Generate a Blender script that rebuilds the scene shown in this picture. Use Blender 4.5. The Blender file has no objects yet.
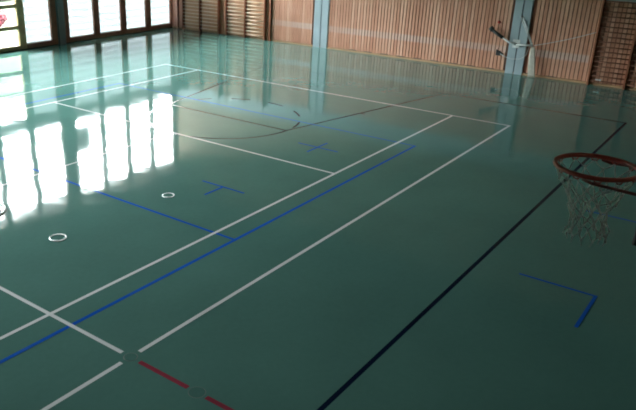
import bpy, math, random
from mathutils import Vector, Matrix
random.seed(7)
C = bpy.context.scene.collection
PI = math.pi

# ------------------------------------------------------------------ mesh helpers
class MB:
    def __init__(s): s.v=[]; s.f=[]; s.m=[]
    def face(s, idx, m=0): s.f.append(idx); s.m.append(m)
    def box(s, x0,x1,y0,y1,z0,z1, m=0):
        if x0>x1:x0,x1=x1,x0
        if y0>y1:y0,y1=y1,y0
        if z0>z1:z0,z1=z1,z0
        b=len(s.v)
        s.v += [(x,y,z) for z in (z0,z1) for y in (y0,y1) for x in (x0,x1)]
        for q in ((0,2,3,1),(4,5,7,6),(0,1,5,4),(2,6,7,3),(0,4,6,2),(1,3,7,5)):
            s.face([b+i for i in q], m)
    def cbox(s, x0,x1,y0,y1,z0,z1,c=.006,m=0):
        # box with chamfered vertical edges
        if x0>x1:x0,x1=x1,x0
        if y0>y1:y0,y1=y1,y0
        ring=[(x0+c,y0),(x1-c,y0),(x1,y0+c),(x1,y1-c),(x1-c,y1),(x0+c,y1),(x0,y1-c),(x0,y0+c)]
        b=len(s.v); n=8
        s.v += [(x,y,z0) for x,y in ring]+[(x,y,z1) for x,y in ring]
        for i in range(n):
            j=(i+1)%n; s.face([b+i,b+j,b+n+j,b+n+i],m)
        s.face([b+i for i in reversed(range(n))],m); s.face([b+n+i for i in range(n)],m)
    def tube(s, pts, r, n=8, m=0, closed=False, caps=True, sy=1.0):
        pts=[Vector(p) for p in pts]; N=len(pts); b=len(s.v); prev=None
        for i,p in enumerate(pts):
            if closed: t=pts[(i+1)%N]-pts[i-1]
            else: t=pts[min(i+1,N-1)]-pts[max(i-1,0)]
            t.normalize()
            if prev is None:
                a=Vector((0,0,1)) if abs(t.z)<.9 else Vector((1,0,0))
                u=t.cross(a).normalized()
            else:
                u=(prev-t*prev.dot(t)).normalized()
            prev=u; w=t.cross(u)
            rr=r[i] if isinstance(r,(list,tuple)) else r
            for k in range(n):
                a=2*PI*k/n; q=p+u*math.cos(a)*rr+w*math.sin(a)*rr*sy
                s.v.append(tuple(q))
        for i in range(N if closed else N-1):
            j=(i+1)%N
            for k in range(n):
                l=(k+1)%n
                s.face([b+i*n+k,b+i*n+l,b+j*n+l,b+j*n+k],m)
        if caps and not closed:
            s.face([b+k for k in reversed(range(n))],m); s.face([b+(N-1)*n+k for k in range(n)],m)
    def disc(s, x,y,z,r,h,n=32,m=0,ms=None):
        b=len(s.v)
        for zz in (z,z+h):
            for k in range(n):
                a=2*PI*k/n; s.v.append((x+r*math.cos(a),y+r*math.sin(a),zz))
        for k in range(n):
            l=(k+1)%n; s.face([b+k,b+l,b+n+l,b+n+k],m if ms is None else ms)
        s.face([b+n+k for k in range(n)],m); s.face([b+k for k in reversed(range(n))],m)
    def ring(s, x,y,z,r0,r1,h,n=40,m=0):
        b=len(s.v)
        for k in range(n):
            a=2*PI*k/n; c,d=math.cos(a),math.sin(a)
            s.v += [(x+r0*c,y+r0*d,z),(x+r1*c,y+r1*d,z),(x+(r1-.2*(r1-r0))*c,y+(r1-.2*(r1-r0))*d,z+h),(x+(r0+.2*(r1-r0))*c,y+(r0+.2*(r1-r0))*d,z+h)]
        for k in range(n):
            l=(k+1)%n
            for i in range(4):
                j=(i+1)%4
                s.face([b+4*k+i,b+4*l+i,b+4*l+j,b+4*k+j],m)
    def quad(s, pts, m=0):
        b=len(s.v); s.v += [tuple(p) for p in pts]; s.face(list(range(b,b+len(pts))),m)
    def build(s, name, mats, parent=None, smooth=False, loc=(0,0,0)):
        me=bpy.data.meshes.new(name)
        me.from_pydata([(v[0]-loc[0],v[1]-loc[1],v[2]-loc[2]) for v in s.v],[],s.f)
        for mt in (mats if isinstance(mats,(list,tuple)) else [mats]): me.materials.append(mt)
        for p,mi in zip(me.polygons,s.m): p.material_index=mi; p.use_smooth=smooth
        me.update()
        o=bpy.data.objects.new(name,me); C.objects.link(o); o.location=loc
        if parent is not None: o.parent=parent; o.location=Vector(loc)
        return o

def tag(o,label,cat,group=None,kind=None):
    if label: o['label']=label
    if cat: o['category']=cat
    if group: o['group']=group
    if kind: o['kind']=kind
    return o
def struct(o): o['kind']='structure'; return o
def thing(name,label,cat,loc=(0,0,0),group=None):
    o=bpy.data.objects.new(name,None); C.objects.link(o); o.location=loc; o.empty_display_size=.2
    return tag(o,label,cat,group)

# ------------------------------------------------------------------ material helpers
def mat(name, col, rough=.6, metal=0., spec=.5, noise=None, bump=None):
    m=bpy.data.materials.new(name); m.use_nodes=True
    nt=m.node_tree; b=nt.nodes['Principled BSDF']
    b.inputs['Base Color'].default_value=(*col,1); b.inputs['Roughness'].default_value=rough
    b.inputs['Metallic'].default_value=metal; b.inputs['Specular IOR Level'].default_value=spec
    if noise:
        sc,amt=noise
        tc=nt.nodes.new('ShaderNodeTexCoord'); n=nt.nodes.new('ShaderNodeTexNoise'); n.inputs['Scale'].default_value=sc
        n.inputs['Detail'].default_value=5
        r=nt.nodes.new('ShaderNodeValToRGB')
        r.color_ramp.elements[0].position=.3; r.color_ramp.elements[1].position=.72
        r.color_ramp.elements[0].color=(*[c*(1-amt) for c in col],1); r.color_ramp.elements[1].color=(*[min(1,c*(1+amt)) for c in col],1)
        nt.links.new(tc.outputs['Object'],n.inputs['Vector']); nt.links.new(n.outputs['Fac'],r.inputs['Fac']); nt.links.new(r.outputs['Color'],b.inputs['Base Color'])
    if bump:
        sc,st=bump
        tc=nt.nodes.new('ShaderNodeTexCoord'); n=nt.nodes.new('ShaderNodeTexNoise'); n.inputs['Scale'].default_value=sc
        bp=nt.nodes.new('ShaderNodeBump'); bp.inputs['Strength'].default_value=st; bp.inputs['Distance'].default_value=.01
        nt.links.new(tc.outputs['Object'],n.inputs['Vector']); nt.links.new(n.outputs['Fac'],bp.inputs['Height']); nt.links.new(bp.outputs['Normal'],b.inputs['Normal'])
    return m

def floor_mat(name, col, amt=.10, rough=.048, spec=None):
    """polished linoleum: faint mottling and a very shallow waviness in the varnish"""
    m=bpy.data.materials.new(name); m.use_nodes=True
    nt=m.node_tree; N=nt.nodes; L=nt.links; b=N['Principled BSDF']
    b.inputs['Specular IOR Level'].default_value=spec or SPEC
    tc=N.new('ShaderNodeTexCoord')
    n1=N.new('ShaderNodeTexNoise'); n1.inputs['Scale'].default_value=.55; n1.inputs['Detail'].default_value=6; n1.inputs['Roughness'].default_value=.6
    n2=N.new('ShaderNodeTexNoise'); n2.inputs['Scale'].default_value=14; n2.inputs['Detail'].default_value=3
    mx=N.new('ShaderNodeMath'); mx.operation='MULTIPLY_ADD'; mx.inputs[1].default_value=.35
    r=N.new('ShaderNodeValToRGB')
    r.color_ramp.elements[0].position=.45; r.color_ramp.elements[1].position=.95
    r.color_ramp.elements[0].color=(*[c*(1-amt) for c in col],1); r.color_ramp.elements[1].color=(*[c*(1+amt) for c in col],1)
    L.new(tc.outputs['Object'],n1.inputs['Vector']); L.new(tc.outputs['Object'],n2.inputs['Vector'])
    L.new(n2.outputs['Fac'],mx.inputs[0]); L.new(n1.outputs['Fac'],mx.inputs[2])
    L.new(mx.outputs[0],r.inputs['Fac']); L.new(r.outputs['Color'],b.inputs['Base Color'])
    # gloss wear
    n4=N.new('ShaderNodeTexNoise'); n4.inputs['Scale'].default_value=.8; n4.inputs['Detail'].default_value=4
    mr=N.new('ShaderNodeMapRange'); mr.inputs['To Min'].default_value=rough*.7; mr.inputs['To Max'].default_value=rough*1.4
    L.new(tc.outputs['Object'],n4.inputs['Vector']); L.new(n4.outputs['Fac'],mr.inputs['Value']); L.new(mr.outputs['Result'],b.inputs['Coat Roughness'])
    L.new(mr.outputs['Result'],b.inputs['Roughness']); b.inputs['Coat Weight'].default_value=COAT; b.inputs['Coat IOR'].default_value=1.5
    # waviness
    n3=N.new('ShaderNodeTexNoise'); n3.inputs['Scale'].default_value=1.6; n3.inputs['Detail'].default_value=1.5
    bp=N.new('ShaderNodeBump'); bp.inputs['Strength'].default_value=1.; bp.inputs['Distance'].default_value=WAVE
    L.new(tc.outputs['Object'],n3.inputs['Vector']); L.new(n3.outputs['Fac'],bp.inputs['Height']); L.new(bp.outputs['Normal'],b.inputs['Normal']); L.new(bp.outputs['Normal'],b.inputs['Coat Normal'])
    return m

def slat_mat(name, cols, axis='Y', pitch=.115, off=0., band=None, rough=.5):
    """upright wooden battens, every batten with a tone of its own and grain along z"""
    m=bpy.data.materials.new(name); m.use_nodes=True
    nt=m.node_tree; N=nt.nodes; L=nt.links; b=N['Principled BSDF']; b.inputs['Roughness'].default_value=rough
    tc=N.new('ShaderNodeTexCoord'); sx=N.new('ShaderNodeSeparateXYZ'); L.new(tc.outputs['Object'],sx.inputs[0])
    d=N.new('ShaderNodeMath'); d.operation='MULTIPLY_ADD'; d.inputs[1].default_value=1/pitch; d.inputs[2].default_value=off; L.new(sx.outputs[axis],d.inputs[0])
    fl=N.new('ShaderNodeMath'); fl.operation='FLOOR'; L.new(d.outputs[0],fl.inputs[0])
    wn=N.new('ShaderNodeTexWhiteNoise'); wn.noise_dimensions='1D'; L.new(fl.outputs[0],wn.inputs['W'])
    mp=N.new('ShaderNodeMapping'); mp.inputs['Scale'].default_value=(.5,.5,.35); L.new(tc.outputs['Object'],mp.inputs['Vector'])
    n=N.new('ShaderNodeTexNoise'); n.inputs['Scale'].default_value=3; n.inputs['Detail'].default_value=4; L.new(mp.outputs[0],n.inputs['Vector'])
    a=N.new('ShaderNodeMath'); a.operation='MULTIPLY_ADD'; a.inputs[1].default_value=.5; L.new(wn.outputs['Value'],a.inputs[0])
    h=N.new('ShaderNodeMath'); h.operation='MULTIPLY'; h.inputs[1].default_value=.55; L.new(n.outputs['Fac'],h.inputs[0]); L.new(h.outputs[0],a.inputs[2])
    r=N.new('ShaderNodeValToRGB'); e=r.color_ramp.elements
    e[0].position=.1; e[0].color=(*cols[0],1); e[1].position=.9; e[1].color=(*cols[2],1)
    k=e.new(.5); k.color=(*cols[1],1)
    L.new(a.outputs[0],r.inputs['Fac'])
    out=r.outputs['Color']
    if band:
        z0,z1,bc,amt=band   # paler strip across the boards, fading at its upper and lower edge
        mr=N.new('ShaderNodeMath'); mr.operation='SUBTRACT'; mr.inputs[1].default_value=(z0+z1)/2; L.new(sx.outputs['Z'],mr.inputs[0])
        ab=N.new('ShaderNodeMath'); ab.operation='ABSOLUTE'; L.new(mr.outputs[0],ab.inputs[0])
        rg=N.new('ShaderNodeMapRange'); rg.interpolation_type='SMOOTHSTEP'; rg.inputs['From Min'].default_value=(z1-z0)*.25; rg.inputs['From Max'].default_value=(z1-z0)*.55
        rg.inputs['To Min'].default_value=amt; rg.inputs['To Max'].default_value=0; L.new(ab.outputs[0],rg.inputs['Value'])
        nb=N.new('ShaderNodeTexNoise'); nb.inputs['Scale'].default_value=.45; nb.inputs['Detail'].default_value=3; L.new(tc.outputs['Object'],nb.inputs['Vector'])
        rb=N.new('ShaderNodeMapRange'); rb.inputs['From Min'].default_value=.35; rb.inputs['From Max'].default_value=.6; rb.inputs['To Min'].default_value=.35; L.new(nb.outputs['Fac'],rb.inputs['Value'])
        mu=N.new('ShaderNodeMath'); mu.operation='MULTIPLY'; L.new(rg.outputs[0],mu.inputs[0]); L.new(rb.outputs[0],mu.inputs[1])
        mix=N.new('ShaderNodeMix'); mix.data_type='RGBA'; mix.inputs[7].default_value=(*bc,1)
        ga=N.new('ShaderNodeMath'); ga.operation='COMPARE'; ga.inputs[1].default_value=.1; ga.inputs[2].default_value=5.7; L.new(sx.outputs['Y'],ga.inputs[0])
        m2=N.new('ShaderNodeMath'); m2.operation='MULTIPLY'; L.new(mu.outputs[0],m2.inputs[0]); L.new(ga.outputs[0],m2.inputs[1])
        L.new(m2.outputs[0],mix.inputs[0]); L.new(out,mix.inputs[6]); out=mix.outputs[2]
    L.new(out,b.inputs['Base Color'])
    return m

def glass_mat():
    m=bpy.data.materials.new('window_glass'); m.use_nodes=True
    nt=m.node_tree; N=nt.nodes; L=nt.links; N.remove(N['Principled BSDF']); o=N['Material Output']
    t=N.new('ShaderNodeBsdfTransparent'); t.inputs['Color'].default_value=(.95,.97,.96,1)
    g=N.new('ShaderNodeBsdfGlossy'); g.inputs['Roughness'].default_value=.02
    f=N.new('ShaderNodeFresnel'); f.inputs['IOR'].default_value=1.25
    x=N.new('ShaderNodeMixShader'); L.new(f.outputs[0],x.inputs[0]); L.new(t.outputs[0],x.inputs[1]); L.new(g.outputs[0],x.inputs[2]); L.new(x.outputs[0],o.inputs['Surface'])
    return m

def blind_mat():
    """white fabric that daylight shines through, a faint weave of horizontal folds"""
    m=bpy.data.materials.new('blind_fabric'); m.use_nodes=True
    nt=m.node_tree; N=nt.nodes; L=nt.links; N.remove(N['Principled BSDF']); o=N['Material Output']
    tc=N.new('ShaderNodeTexCoord'); w=N.new('ShaderNodeTexWave'); w.bands_direction='Z'; w.inputs['Scale'].default_value=1.3; w.inputs['Distortion'].default_value=1.2; w.inputs['Detail'].default_value=2
    L.new(tc.outputs['Object'],w.inputs['Vector'])
    r=N.new('ShaderNodeValToRGB'); r.color_ramp.elements[0].color=(*[c*.64 for c in BLIND],1); r.color_ramp.elements[1].color=(*BLIND,1)
    L.new(w.outputs['Fac'],r.inputs['Fac'])
    t=N.new('ShaderNodeBsdfTranslucent'); L.new(r.outputs['Color'],t.inputs['Color'])
    d=N.new('ShaderNodeBsdfDiffuse'); d.inputs['Color'].default_value=(.7,.72,.74,1)
    x=N.new('ShaderNodeMixShader'); x.inputs[0].default_value=.2; L.new(t.outputs[0],x.inputs[1]); L.new(d.outputs[0],x.inputs[2]); L.new(x.outputs[0],o.inputs['Surface'])
    return m

# ------------------------------------------------------------------ constants
SKY=55.0; SKYCOL=(.93,.98,1.0)
SPEC=.42; ROUGH=.05; COAT=0.0; WAVE=.004
BLIND=(.195,.213,.23)
GREEN=(.085,.195,.170)
XW=17.99; YL=10.956; YN=-11.3; XR=-18.0; HC=7.3
CELLS=[(9.08,10.46,.14,.14),(10.46,11.95,.14,.26),(12.30,13.82,.20,.14),(13.82,15.20,.14,.14),(15.20,16.57,.14,.14),(16.57,17.99,.14,.12)]
BAYS=[(6.05,9.08),(-.20,5.70),(-6.45,-.55)]
ZL0,ZL1=.17,2.52      # lower row of windows
ZU0,ZU1=2.90,6.38     # upper row

M_floor=floor_mat('green_linoleum',GREEN)
M_white=floor_mat('white_line_paint',(.72,.74,.76),.05)
M_blue=floor_mat('blue_line_paint',(.012,.10,.48),.15)
M_black=floor_mat('dark_blue_line_paint',(.004,.010,.028),.15,.2,.15)
M_red=floor_mat('red_line_paint',(.27,.038,.062),.2)
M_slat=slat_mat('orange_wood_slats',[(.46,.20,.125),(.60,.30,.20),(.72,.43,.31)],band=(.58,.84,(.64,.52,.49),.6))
M_slatback=mat('slat_backing',(.22,.085,.05),.8)
M_barboard=slat_mat('boards_behind_bars',[(.58,.33,.20),(.66,.39,.24),(.74,.46,.30)],pitch=.31)
M_wood_up=mat('upper_wall_panel',(.42,.27,.17),.6,noise=(1.2,.2))
M_batten=mat('pale_batten_wood',(.80,.62,.46),.5,noise=(3,.15))
M_lightwood=mat('pale_skirting_wood',(.46,.27,.15),.5,noise=(3,.15))
M_beam=mat('pale_blue_beam_paint',(.42,.50,.55),.55,noise=(1,.06))
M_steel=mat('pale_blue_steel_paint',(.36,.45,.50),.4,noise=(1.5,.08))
M_groove=mat('dark_groove',(.03,.035,.04),.7)
M_brown=mat('dark_brown_window_wood',(.26,.115,.07),.45,noise=(4,.2))
M_olive=mat('golden_brown_window_wood',(.50,.36,.19),.5,noise=(4,.2))
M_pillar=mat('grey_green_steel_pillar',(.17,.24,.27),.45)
M_ceil=mat('ceiling_boards',(.06,.045,.035),.7,noise=(1,.2))
M_plain=mat('brown_wood_wall',(.07,.042,.028),.6,noise=(1.,.15))
M_upright=mat('red_brown_upright',(.30,.105,.052),.42,noise=(3,.18))
M_rungdark=mat('darker_rung',(.26,.11,.065),.5,noise=(5,.2))  # darker tone than the other rungs, for the right-hand bars
M_rung=mat('light_beech_rung',(.90,.72,.54),.42,noise=(5,.1))
M_glass=glass_mat(); M_blind=blind_mat()
M_alu=mat('aluminium_bar',(.6,.62,.63),.35,.8)
M_socket=mat('socket_ring_metal',(.50,.54,.54),.4,1.)
M_lid=floor_mat('socket_lid_linoleum',(.070,.165,.145),.06)
M_lidring=mat('worn_brass_ring',(.16,.17,.16),.5)
M_rim=mat('orange_red_rim_paint',(.36,.035,.02),.4,noise=(20,.2))
M_rod=mat('dark_red_rod',(.16,.02,.018),.4)
M_cord=mat('white_net_cord',(.70,.67,.66),.9)
M_board=mat('white_backboard',(.75,.75,.72),.4)
M_blackpad=mat('black_edge_rubber',(.006,.006,.007),.6)
M_darkmetal=mat('dark_grey_metal',(.035,.040,.042),.45)
M_greymetal=mat('pale_grey_metal',(.66,.68,.68),.4,noise=(6,.1))
M_cloth=mat('off_white_cloth',(.60,.57,.50),.9,noise=(8,.1))
M_redknob=mat('red_plastic',(.45,.03,.02),.4)
M_hoop=mat('white_plastic_hoop',(.92,.93,.95),.3)

# ------------------------------------------------------------------ floor with its painted courts (one mesh)
fl=MB()
fl.box(XR-.2,XW+.2,YN-.2,YL+.2,-.12,0,0)
ZK=[0]
def line(p,q,w,m,level):
    p=Vector(p); q=Vector(q); d=(q-p).normalized(); n=Vector((-d.y,d.x))*w/2
    z=.0003+.00025*level
    fl.quad([(p.x-n.x,p.y-n.y,z),(q.x-n.x,q.y-n.y,z),(q.x+n.x,q.y+n.y,z),(p.x+n.x,p.y+n.y,z)],m)
def arc(cx,cy,r,a0,a1,w,m,level,n=40):
    z=.0003+.00025*level
    for i in range(n):
        a=a0+(a1-a0)*i/n; b=a0+(a1-a0)*(i+1)/n
        P=lambda t,rr:(cx+rr*math.cos(t),cy+rr*math.sin(t),z)
        fl.quad([P(a,r-w/2),P(a,r+w/2),P(b,r+w/2),P(b,r-w/2)],m)
W=.052
TB=11.895; TS=6.425; TD=5.485; TSG=4.115; e=W/2
# tennis, white (1)
for s in (-1,1):
    line((-TB,s*TSG),(TB,s*TSG),W,1,6)
    line((s*TS,-TSG),(s*TS,TSG),W,1,7)
    line((s*TB,-TD-e),(s*TB,TD+e),W,1,8)
    for t in (-1,1): line((s*.13,t*TD),(s*TB,t*TD),W,1,6)
line((-TS,0),(TS,0),W*.8,1,6)
line((0,-TD+.13),(0,TD-.13),W,1,8)
# volleyball, blue (2)
for s in (-1,1):
    line((-9-e,s*4.5),(9+e,s*4.5),W*1.05,2,4); line((s*9,-4.5),(s*9,4.5),W*.75,2,5); line((s*3,-4.5),(s*3,4.5),W,2,5)
# blue court corner marks
BW=.042
line((4.56,-2.50),(4.56,-3.45),BW,2,9); line((4.56,-2.98),(4.07,-2.98),BW,2,10)
line((7.59,-2.52),(7.59,-3.48),BW,2,9); line((7.20,-3.00),(7.97,-3.00),BW,2,10)
line((4.61,-8.08),(4.61,-9.05),BW,2,9); line((4.61,-9.03),(3.68,-9.03),BW,2,10)
line((7.56,-8.20),(7.56,-9.05),BW,2,9); line((7.56,-9.03),(8.50,-9.03),BW,2,10)
# basketball, dark blue-black (3)
BE=13.99; BS=7.52; KX=BE-5.8
for s in (-1,1):
    line((-BE-e,s*BS),(BE+e,s*BS),W*1.1,3,0); line((s*BE,-BS),(s*BE,BS),W,3,1)
    line((s*KX,-1.8),(s*KX,1.8),W,3,1)
    for t in (-1,1):
        line((s*BE,t*3.0),(s*KX,t*1.8),W,3,2)
        dv=Vector((s*(KX-BE),-t*1.2)).normalized(); nv=Vector((0,t)); nv=(nv-dv*nv.dot(dv)).normalized()
        c=Vector((s*10.62,t*2.30)); line(c,c+nv*.13,W,3,3)
    a0=PI/2 if s>0 else -PI/2
    arc(s*KX,0,1.8,a0,a0+PI,W,3,0)
    for k in range(5):
        b=a0+PI+(.55+k*2)*PI/11; arc(s*KX,0,1.8,b,b+PI/11,W,3,0,8)
# red centre mark (4)
line((0,-5.62),(0,-6.31),W*1.1,4,2); line((0,-6.55),(0,-7.45),W*1.1,4,2)
struct(fl.build('floor',[M_floor,M_white,M_blue,M_black,M_red]))

# ------------------------------------------------------------------ shell
mb=MB(); mb.box(XR-.2,XW+.2,YN-.2,YL+.2,HC,HC+.2)
y=YN
while y<YL-.2:
    mb.box(XR,XW,y,y+.12,HC-.06,HC); y+=.6
struct(mb.build('ceiling',M_ceil))

# far wall: upright battens to 2.4 m, pale blue beam, panel above
ZB=2.37
mb=MB()
mb.box(XW+.035,XW+.25,YN-.2,YL+.2,0,HC,1)
P=.115; k0=math.ceil((YN)/P); k1=math.floor((YL)/P)
for k in range(k0,k1):
    y0=k*P+.014
    yc=y0+.043
    if abs(yc-3.53)<.33 or abs(yc+3.53)<.33: continue
    if 5.98<yc<10.32: continue
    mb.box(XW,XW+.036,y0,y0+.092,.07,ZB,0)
mb.box(XW+.0,XW+.04,YN,YL,ZB,3.08,2)
mb.box(XW+.012,XW+.036,5.98,10.32,.03,ZB,4)      # plain boards behind the left wall bars
mb.box(XW+.0,XW+.04,YN,YL,3.08,HC,3)
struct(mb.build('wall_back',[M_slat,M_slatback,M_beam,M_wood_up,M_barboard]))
mb=MB(); mb.box(XW-.012,XW+.036,YN,YL,0,.062,0)
k=2.3
while k>-5.:
    mb.box(XW-.014,XW+.02,k-.28,k,.062,.082,1); k-=.62
struct(mb.build('baseboard_back',[M_lightwood,M_groove]))

def column_cover(name,y0,y1):
    mb=MB(); c=(y0+y1)/2
    mb.cbox(XW-.03,XW+.05,y0,c-.014,.0,ZB+.01,.008,0); mb.cbox(XW-.03,XW+.05,c+.014,y1,.0,ZB+.01,.008,0)
    mb.box(XW+.0,XW+.05,c-.016,c+.016,.0,ZB,1)
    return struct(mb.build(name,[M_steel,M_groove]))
column_cover('trim_1',3.225,3.835); column_cover('trim_2',-3.80,-3.28)

# other two walls (behind the camera)
mb=MB(); mb.box(XR-.25,XW+.25,YN-.25,YN,0,HC); struct(mb.build('wall_right',M_plain))
mb=MB(); mb.box(XR-.25,XR,YN,YL+.2,0,HC); struct(mb.build('wall_front',M_plain))

# left (window) wall
YO=YL+.22
mb=MB()
allc=[(c[0],c[1]) for c in CELLS]+BAYS
pill=[(11.95,12.30),(5.70,6.05),(-.55,-.20),(-6.80,-6.45)]
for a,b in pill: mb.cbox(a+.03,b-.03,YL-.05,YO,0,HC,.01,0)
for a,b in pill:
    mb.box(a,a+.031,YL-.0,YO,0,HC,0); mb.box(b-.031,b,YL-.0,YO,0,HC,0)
mb.box(XR,XW,YL+.02,YO,ZL1,ZU0,0)             # beam between the two rows
mb.box(XR,XW,YL+.06,YO,ZU1,HC,1)              # wall above
mb.box(XR,-6.80,YL+.0,YO,0,ZU1,1)               # solid wall beyond the windows
x=XR
while x<XW-.1:
    mb.box(x+.02,x+.148,YL-.055,YL-.02,5.86,6.52,2); x+=.15   # battens over the windows
mb.box(XR,XW,YL+.03,YO,0,.03,1)
for z in (5.9,6.42): mb.box(XR,XW,YL-.02,YL+.0,z,z+.05,2)
struct(mb.build('wall_left',[M_pillar,M_plain,M_batten]))

wn=[0]
def window(x0,x1,fl_,fr,z0,z1,rails=(),frame=M_brown,lmat=None,mull=()):
    wn[0]+=1
    mb=MB(); yf=YL; yb=YL+.14
    mb.cbox(x0,x0+fl_-.0,yf,yb,z0-.14 if z0<1 else z0,z1,.006,1 if lmat else 0)
    mb.cbox(x1-fr,x1,yf,yb,z0-.14 if z0<1 else z0,z1,.006,0)
    zb=.028 if z0<1 else z0-.0
    mb.box(x0+fl_,x1-fr,yf+.005,yb,zb,z0 if z0<1 else z0+.07,0)
    mb.box(x0+fl_,x1-fr,yf+.005,yb,z1-.07,z1,0)
    for z in rails: mb.box(x0+fl_,x1-fr,yf+.01,yb-.01,z-.065,z+.065,1 if lmat else 0)
    for q in mull: mb.box(q-.1,q+.1,yf+.01,yb-.01,z0,z1,0)
    w=struct(mb.build('window_%d'%wn[0],[frame,lmat or frame]))
    g=MB(); g.box(x0+fl_-.01,x1-fr+.01,YL+.105,YL+.111,(z0 if z0<1 else z0+.06),z1-.06)
    g.build('pane',M_glass,w)
    return w
blinds=[]
for i,(a,b,l,r) in enumerate(CELLS):
    if i==0:
        window(a,b,l,r,ZL0,ZL1,(.78,1.50,),M_olive,M_olive)
    else:
        window(a,b,l,r,ZL0,ZL1,(),M_brown,M_olive if i==1 else None)
        blinds.append((a+l,b-r))
    w=window(a,b,l-.03,(r if i!=1 else .2)-.03,ZU0,ZU1)
    if i==2:
        q=MB(); q.cbox(a+l,a+l+.62,YL+.05,YL+.10,3.32,4.24); q.build('opaque_panel',M_pillar,w)
for a,b in BAYS:
    n=max(1,round((b-a)/1.48)); ms=[a+(b-a)*k/n for k in range(1,n)]
    window(a,b,.14,.14,ZL0,ZL1,(1.4,),mull=ms); window(a,b,.14,.14,ZU0,ZU1,(),mull=ms)

BL=['white blind in the window just left of the steel pillar, nearest the clear panes',
    'white blind in the first window right of the grey steel pillar',
    'white blind in the second window right of the grey steel pillar',
    'white blind in the second window from the room corner',
    'white blind in the corner window beside the wall bars']
for (a,b),lab in zip(blinds,BL):
    cx=(a+b)/2
    t=thing('window_blind',lab,'blind',(cx,YL+.075,ZL0),'blinds in the lower windows')
    f=MB(); n=60; h=ZL1-.05-(ZL0+.01)
    for k in range(n+1):
        z=.01+.02+(h-.02)*k/n; yy=.006*(1 if k%2 else -1)
        f.v += [(-(b-a)/2+.004,yy,z),((b-a)/2-.004,yy,z)]
    for k in range(n): f.face([2*k,2*k+1,2*k+3,2*k+2])
    o=f.build('fabric',M_blind,t)
    g=MB(); g.box(-(b-a)/2+.002,(b-a)/2-.002,-.012,.012,0,.03); g.build('bottom_bar',M_alu,t)
    g=MB(); g.box(-(b-a)/2-.0,(b-a)/2,-.02,.02,h+.0,h+.035); g.build('head_rail',M_alu,t)
    for s in (-1,1):
        g=MB(); g.tube([(s*(b-a)*.36,-.013,.02),(s*(b-a)*.36,-.013,h)],.003,5); g.build('cord',M_alu,t)

# ------------------------------------------------------------------ wall bars
NR=18
ur=MB(); ur.cbox(-.13,0,-.028,.028,0,2.62,.006); 
up_me=None; rung_me={}
def wall_bars(label,ys,group,rm=None):
    global up_me
    x=XW-.002
    t=thing('gym_wall_bars',label,'wall bars',(x,sum(ys)/len(ys),0),group); cy=sum(ys)/len(ys)
    for yy in ys:
        if up_me is None:
            o=ur.build('upright',M_upright,t); up_me=o.data
        else:
            o=bpy.data.objects.new('upright',up_me); C.objects.link(o); o.parent=t
        o.location=(0,yy-cy,0)
    for a,b in zip(ys[:-1],ys[1:]):
        L=abs(a-b)-.05
        key=(round(L,3),rm)
        for k in range(NR):
            if key not in rung_me:
                r=MB(); r.tube([(0,-L/2,0),(0,L/2,0)],.021,10,sy=.8); o=r.build('rung',rm or M_rung,t,True); rung_me[key]=o.data
            else:
                o=bpy.data.objects.new('rung',rung_me[key]); C.objects.link(o); o.parent=t
            o.location=(-.105 if k==NR-1 else -.075,(a+b)/2-cy,.14+k*.1385)
    return t
wall_bars('double wooden wall bars nearest the corner and the windows',[10.28,9.33,8.33],'wooden wall bars on the slatted wall')
wall_bars('double wooden wall bars in the middle, left of the first pale blue column',[7.93,6.975,6.02],'wooden wall bars on the slatted wall')
wall_bars('double wooden wall bars at the right edge, behind the basketball rim',[-5.72,-6.68,-7.64],'wooden wall bars on the slatted wall',M_rungdark)
# plain upright boards beside the bars
for yb_,lab in ((10.62,'narrow brown upright board in the corner beside the window'),(5.80,'narrow brown upright board right of the middle wall bars')):
    mb=MB(); mb.cbox(-.07,0,-.04,.04,0,ZB); o=mb.build('upright_board',M_upright,None,loc=(0,0,0)); o.location=(XW-.001,yb_,0); tag(o,lab,'board')
mb=MB(); mb.tube([(0,-.07,.0),(0,.07,.0)],.018,8); mb.tube([(0,-.075,.0),(0,-.045,.0)],.032,10); o=mb.build('wall_bar_latch',M_greymetal,None,True); o.location=(XW-.135,-5.98,.22-.0)
o.location.x=XW-.10; o.location.z=.178; tag(o,'small pale grey fitting low on the right wall bars','fitting')

# ------------------------------------------------------------------ crank arm on the right column
X0=XW-.03
t=thing('crank_arm','pale bent metal arm with dark crank grip fixed on the right column','bracket',(X0,-3.52,.95))
m=MB(); m.tube([(-.16,-.02+0,-.02),(-.16,.2,.02),(-.16,.47,.17)],.030,10); m.tube([(-.16,-.52,.0),(-.16,-.25,-.02),(-.16,-.02,-.02)],.026,10); m.build('arm',M_greymetal,t,True)
m=MB(); m.tube([(-.16,.40,.13),(-.16,.78,.34)],.048,10); m.build('crank_grip',M_darkmetal,t,True)
m=MB(); m.tube([(-.16,.74,.32),(-.16,.82,.40)],.07,10); m.build('grip_end',M_darkmetal,t,True)
m=MB(); m.tube([(-.0,.03,-.03),(-.17,.03,-.03)],.035,10); m.cbox(-.02,.0,-.09,.13,-.15,.1); m.build('mounting_plate',M_greymetal,t)
for d in (0,.07):
    m=MB(); m.tube([(-.01,-.05+d,.80),(-.16,-.50+d*.4,.02)],.014,6); m.build('strut',M_greymetal,t,True)
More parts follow.
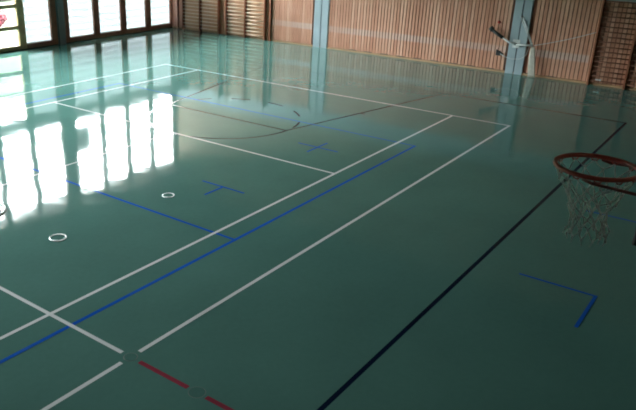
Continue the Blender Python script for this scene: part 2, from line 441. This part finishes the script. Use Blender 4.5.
# cloth strip hanging off the arm's end
m=MB(); n=10
for i in range(n+1):
    z=-.0-.916*i/n; w=.05+.05*min(1,i/4); 
    for j in range(7):
        u=j/6*2-1; m.v.append((-.012+.018*math.sin(u*7+i*.5),u*w-.11*i/n+.004*math.sin(i*.7),z))
for i in range(n):
    for j in range(6): m.face([i*7+j,i*7+j+1,i*7+j+8,i*7+j+7])
o=m.build('net_strip',M_cloth,None,True); o.location=(X0-.16,-4.04,.922)
sm=o.modifiers.new('thick','SOLIDIFY'); sm.thickness=.02
tag(o,'off-white folded net strip hanging from the metal arm by the right column','net')
def sag(p,q,s,n=14): 
    p=Vector(p);q=Vector(q); return [tuple(p.lerp(q,i/n)-Vector((0,0,s*4*(i/n)*(1-i/n)))) for i in range(n+1)]
m=MB(); m.tube(sag((X0-.16,-4.075,.955),(XW-.10,-5.70,1.50),.03),.011,6); o=m.build('tension_rope',M_cord,None,True); tag(o,'taut pale rope from the metal arm to the right wall bars','rope')
m=MB(); m.tube([(XW-.035,-3.055,.56),(X0-.05,-3.25,.50),(X0-.04,-3.45,.46),(X0-.04,-3.7,.49),(X0-.06,-3.86,.62),(X0-.10,-3.93,.90)],.009,6); o=m.build('cable',M_greymetal,None,True); tag(o,'thin grey cable looping across the foot of the right column','cable')
t=thing('power_socket','small dark socket low on the slats left of the right column','socket',(XW,-2.99,.58))
m=MB(); m.cbox(-.05,0,-.07,.07,-.07,.07,.012); m.build('housing',M_darkmetal,t)
m=MB(); m.tube([(-.02,-.06,.02),(-.02,-.16,-.02)],.02,8); m.build('plug',M_darkmetal,t,True)
m=MB(); m.tube([(-.045,.02,.05),(-.09,.03,.1)],.025,8); m.build('switch',M_darkmetal,t,True)
m=MB(); m.tube([(0,0,0),(-.05,0,0)],[.045,.035],12); o=m.build('push_knob',M_redknob,None,True); o.location=(XW,-2.88,1.51); tag(o,'small red knob on the slats above the crank grip','knob')

# ------------------------------------------------------------------ basketball hoop
HX,HY,HZ=.012,-9.521,3.05
t=thing('basketball_hoop','orange-red basketball rim with white net hanging at the right edge','basketball hoop',(HX,HY,HZ))
R=.220
m=MB(); m.tube([(R*math.cos(2*PI*k/56),R*math.sin(2*PI*k/56),0) for k in range(56)],.0135,10,closed=True); m.build('rim',M_rim,t,True)
for k in range(12):
    a=2*PI*(k+.5)/12; m=MB(); c,s_=math.cos(a),math.sin(a); q=R-.004
    m.tube([(q*c-.022*-s_,q*s_-.022*c,-.008),(q*c-.012*-s_,q*s_-.012*c,-.024),(q*c+.012*-s_,q*s_+.012*c,-.024),(q*c+.022*-s_,q*s_+.022*c,-.008)],.004,6)
    m.build('net_hook',M_rim,t,True)
for s in (-1,1):
    m=MB(); m.tube([(s*.222,.02,-.016),(s*.228,-.03,-.028),(s*.262,-.30,-.028),(s*.268,-.355,-.028)],.0095,8); m.build('side_rod',M_rod,t,True)
m=MB(); m.cbox(-.07,.07,-.345,-.215,-.012,.012,.01); m.cbox(-.10,.10,-.356,-.338,-.10,.09,.004); m.build('mounting_bracket',M_rim,t)
# net
prof=[(0,.217),(.06,.180),(.12,.148),(.18,.120),(.245,.102),(.305,.096),(.36,.100),(.415,.108)]
rn=random.Random(3); NN=12
m=MB(); rows=[]
for i,(d,r) in enumerate(prof):
    row=[]
    for k in range(NN):
        a=2*PI*(k+.5+(.5 if i%2 else 0))/NN
        j=0 if i==0 else .010
        cx=.030*d/.4; cy=-.015*d/.4
        rr=r+rn.uniform(-j,j)*1.5
        row.append(Vector((cx+rr*math.cos(a)+rn.uniform(-j,j),cy+rr*math.sin(a)+rn.uniform(-j,j),-.022-d+rn.uniform(-j,j)*(2 if i<7 else 3))))
    rows.append(row)
for i in range(len(rows)-1):
    for k in range(NN):
        p=rows[i][k]
        for q in ((rows[i+1][k],rows[i+1][k-1]) if i%2==0 else (rows[i+1][k],rows[i+1][(k+1)%NN])):
            mid=(p+q)/2+Vector((rn.uniform(-.006,.006),rn.uniform(-.006,.006),rn.uniform(-.006,.002)))
            m.tube([p,mid,q],.0030,5)
for row in rows[1:]:
    for p in row: m.tube([p+Vector((0,0,.010)),p-Vector((0,0,.010))],.0050,5)
for k in range(NN):
    p=rows[-1][k]; m.tube([p,p+Vector((rn.uniform(-.012,.012),rn.uniform(-.012,.012),-.035))],.003,5)
m.build('net',M_cord,t,True)
t=thing('backboard','white basketball backboard with black rubber edge beyond the rim','backboard',(HX,HY-.374,3.0))
m=MB(); m.box(-.88,.88,-.03,0,.025,1.05); m.build('board',M_board,t)
m=MB(); m.cbox(-.905,.905,-.04,.012,0,.028,.008); 
for s in (-1,1): m.cbox(s*.88,s*.905,-.04,.012,.028,.30,.008)
m.build('edge_pad',M_blackpad,t)
for s in (-1,1):
    m=MB(); m.tube([(s*.4,-.03,.75),(s*.4,YN+.01-(HY-.374),.75)],.03,10); m.tube([(s*.4,-.03,.2),(s*.4,YN+.03-(HY-.374),.75-.05)],.022,8); m.build('support_arm',M_darkmetal,t,True)
    m=MB(); m.cbox(s*.4-.12,s*.4+.12,YN-(HY-.374),YN+.02-(HY-.374),.58,.88,.01); m.build('mounting_plate',M_darkmetal,t)

# ------------------------------------------------------------------ floor sockets and rings
def socket(x,y,r,label):
    t=thing('floor_socket_cover',label,'socket cover',(x,y,0),None)
    m=MB(); m.disc(0,0,.0005,r,.0012); m.build('lid',M_lid,t)
    m=MB(); m.ring(0,0,.0005,r-.002,r+.004,.0014); m.build('ring',M_lidring,t)
socket(0,-5.485,.072,'dark round floor socket cover where the white corner lines meet the red line')
socket(0,-6.43,.085,'faint green round floor socket cover in the gap of the red line')
def sleeve(x,y,r,label):
    t=thing('floor_ring',label,'floor ring',(x,y,0),None)
    m=MB(); m.ring(0,0,.0005,r-.016,r,.009); m.build('metal_ring',M_socket,t,True)
    m=MB(); m.disc(0,0,.0005,r-.018,.003); m.build('lid',M_lid,t)
sleeve(1.40,-2.475,.125,'round metal floor ring nearest the left edge, larger of two')
sleeve(3.655,-2.53,.105,'smaller round metal floor ring just beyond the blue attack line')
t=thing('floor_hoop','white double ring lying on the floor cut by the left edge','hoop',(1.204,-.737,0))
for r in (.41,.345):
    m=MB(); m.tube([(r*math.cos(2*PI*k/48),r*math.sin(2*PI*k/48),.013) for k in range(48)],.013,8,closed=True); m.build('ring',M_hoop,t,True)

# ------------------------------------------------------------------ outside
M_grass=mat('outside_lawn',(.022,.030,.013),.9,noise=(.8,.3))
M_leaf=mat('hedge_leaves',(.026,.036,.016),.9,noise=(2,.4))
M_redleaf=mat('red_blossom',(.11,.006,.016),.8,noise=(6,.3))
mb=MB(); mb.box(-40,60,YL+.22,70,-.3,-.12); struct(mb.build('ground',M_grass))
M_blocker_hill=mat('blocker_hill_green',(.035,.060,.028),.95,noise=(.15,.5))  # unseen green slope, added to keep low sky light off the floor
mb=MB(); rr=random.Random(5); xs=[-70+4*i for i in range(56)]; prof_h=[(36,-.3),(41,6.8),(46,11.6),(58,15.2),(80,15.2)]
for px_ in xs:
    for (yy,zz) in prof_h: mb.v.append((px_+rr.uniform(-1,1),yy+rr.uniform(-1,1),zz+(rr.uniform(-1.1,1.1) if zz>0 else 0)))
K=len(prof_h)
for i in range(len(xs)-1):
    for j in range(K-1): mb.face([i*K+j,(i+1)*K+j,(i+1)*K+j+1,i*K+j+1])
struct(mb.build('blocker_hill',M_blocker_hill,None,True))
def leafy(name,x0,x1,y0,y1,z0,z1,n,m,size,sd):
    rr=random.Random(sd); b=MB()
    cx,cy,cz=(x0+x1)/2,(y0+y1)/2,(z0+z1)/2
    for _ in range(n):
        while 1:
            u=Vector((rr.uniform(-1,1),rr.uniform(-1,1),rr.uniform(-1,1)))
            if abs(u.x)**3+abs(u.y)**3+abs(u.z)**3<1: break
        p=Vector((cx+u.x*(x1-x0)/2,cy+u.y*(y1-y0)/2,cz+u.z*(z1-z0)/2))
        d1=Vector((rr.gauss(0,1),rr.gauss(0,1),rr.gauss(0,1))).normalized(); d2=d1.orthogonal().normalized()
        s=size*rr.uniform(.6,1.3)
        b.quad([p-d1*s,p+d2*s*.5,p+d1*s,p-d2*s*.5])
    return b.build(name,m)
for i,(a,b_) in enumerate(((9.,14.6),(15.2,20.8),(21.4,28.))):
    o=leafy('hedge',a,b_,25,27.5,-.12,1.3,1900,M_leaf,.28,i)
    tag(o,['pale green hedge seen through the clear panes at the top left','pale green hedge behind the window blinds left of the pillar','pale green hedge farthest right behind the blinds'][i],'hedge','hedges outside the windows')
t=thing('flowering_shrub','red flowering shrub outside the clear panes at the left edge','shrub',(12.1,15.2,-.12))
b=leafy('blossom',-.75,.55,-.5,.5,.25,1.05,900,M_redleaf,.09,11); b.parent=t
b=MB()
for k in range(7): b.tube([(.05*math.cos(k),.05*math.sin(k),0),(.35*math.cos(k*.9),.3*math.sin(k*.9),.7)],.02,6)
b.build('stem',M_brown,t)

# ------------------------------------------------------------------ light
w=bpy.data.worlds.new('overcast_sky'); bpy.context.scene.world=w; w.use_nodes=True
bg=w.node_tree.nodes['Background']; bg.inputs['Color'].default_value=(*SKYCOL,1); bg.inputs['Strength'].default_value=SKY
def portal(z0,z1,x0,x1):
    l=bpy.data.lights.new('window_portal','AREA'); l.shape='RECTANGLE'; l.size=x1-x0; l.size_y=z1-z0; l.cycles.is_portal=True
    o=bpy.data.objects.new('window_portal',l); C.objects.link(o); o.location=((x0+x1)/2,YL+.3,(z0+z1)/2); o.rotation_euler=(-PI/2,0,0)
portal(ZU0,ZU1,-6.4,XW); portal(ZL0,ZL1,-6.4,XW)

# ------------------------------------------------------------------ camera
cd=bpy.data.cameras.new('camera'); cam=bpy.data.objects.new('camera',cd); C.objects.link(cam)
cam.location=(-4.2231,-10.2511,4.3355); cam.rotation_euler=(1.18335,-.01308,-.90223)
F=697.685; cd.sensor_fit='HORIZONTAL'; cd.sensor_width=36; cd.lens=F*36/636
cd.shift_x=(318-241.198)/636; cd.shift_y=(203.969-205)/636
cd.clip_start=.05; cd.clip_end=300
sc=bpy.context.scene; sc.camera=cam
sc.view_settings.view_transform='Standard'; sc.view_settings.look='None'; sc.view_settings.gamma=1; sc.view_settings.use_curve_mapping=False
sc.view_settings.exposure=0.0
sc.cycles.use_denoising=True; sc.cycles.max_bounces=8; sc.cycles.transparent_max_bounces=12
sc.cycles.filter_width=1.9
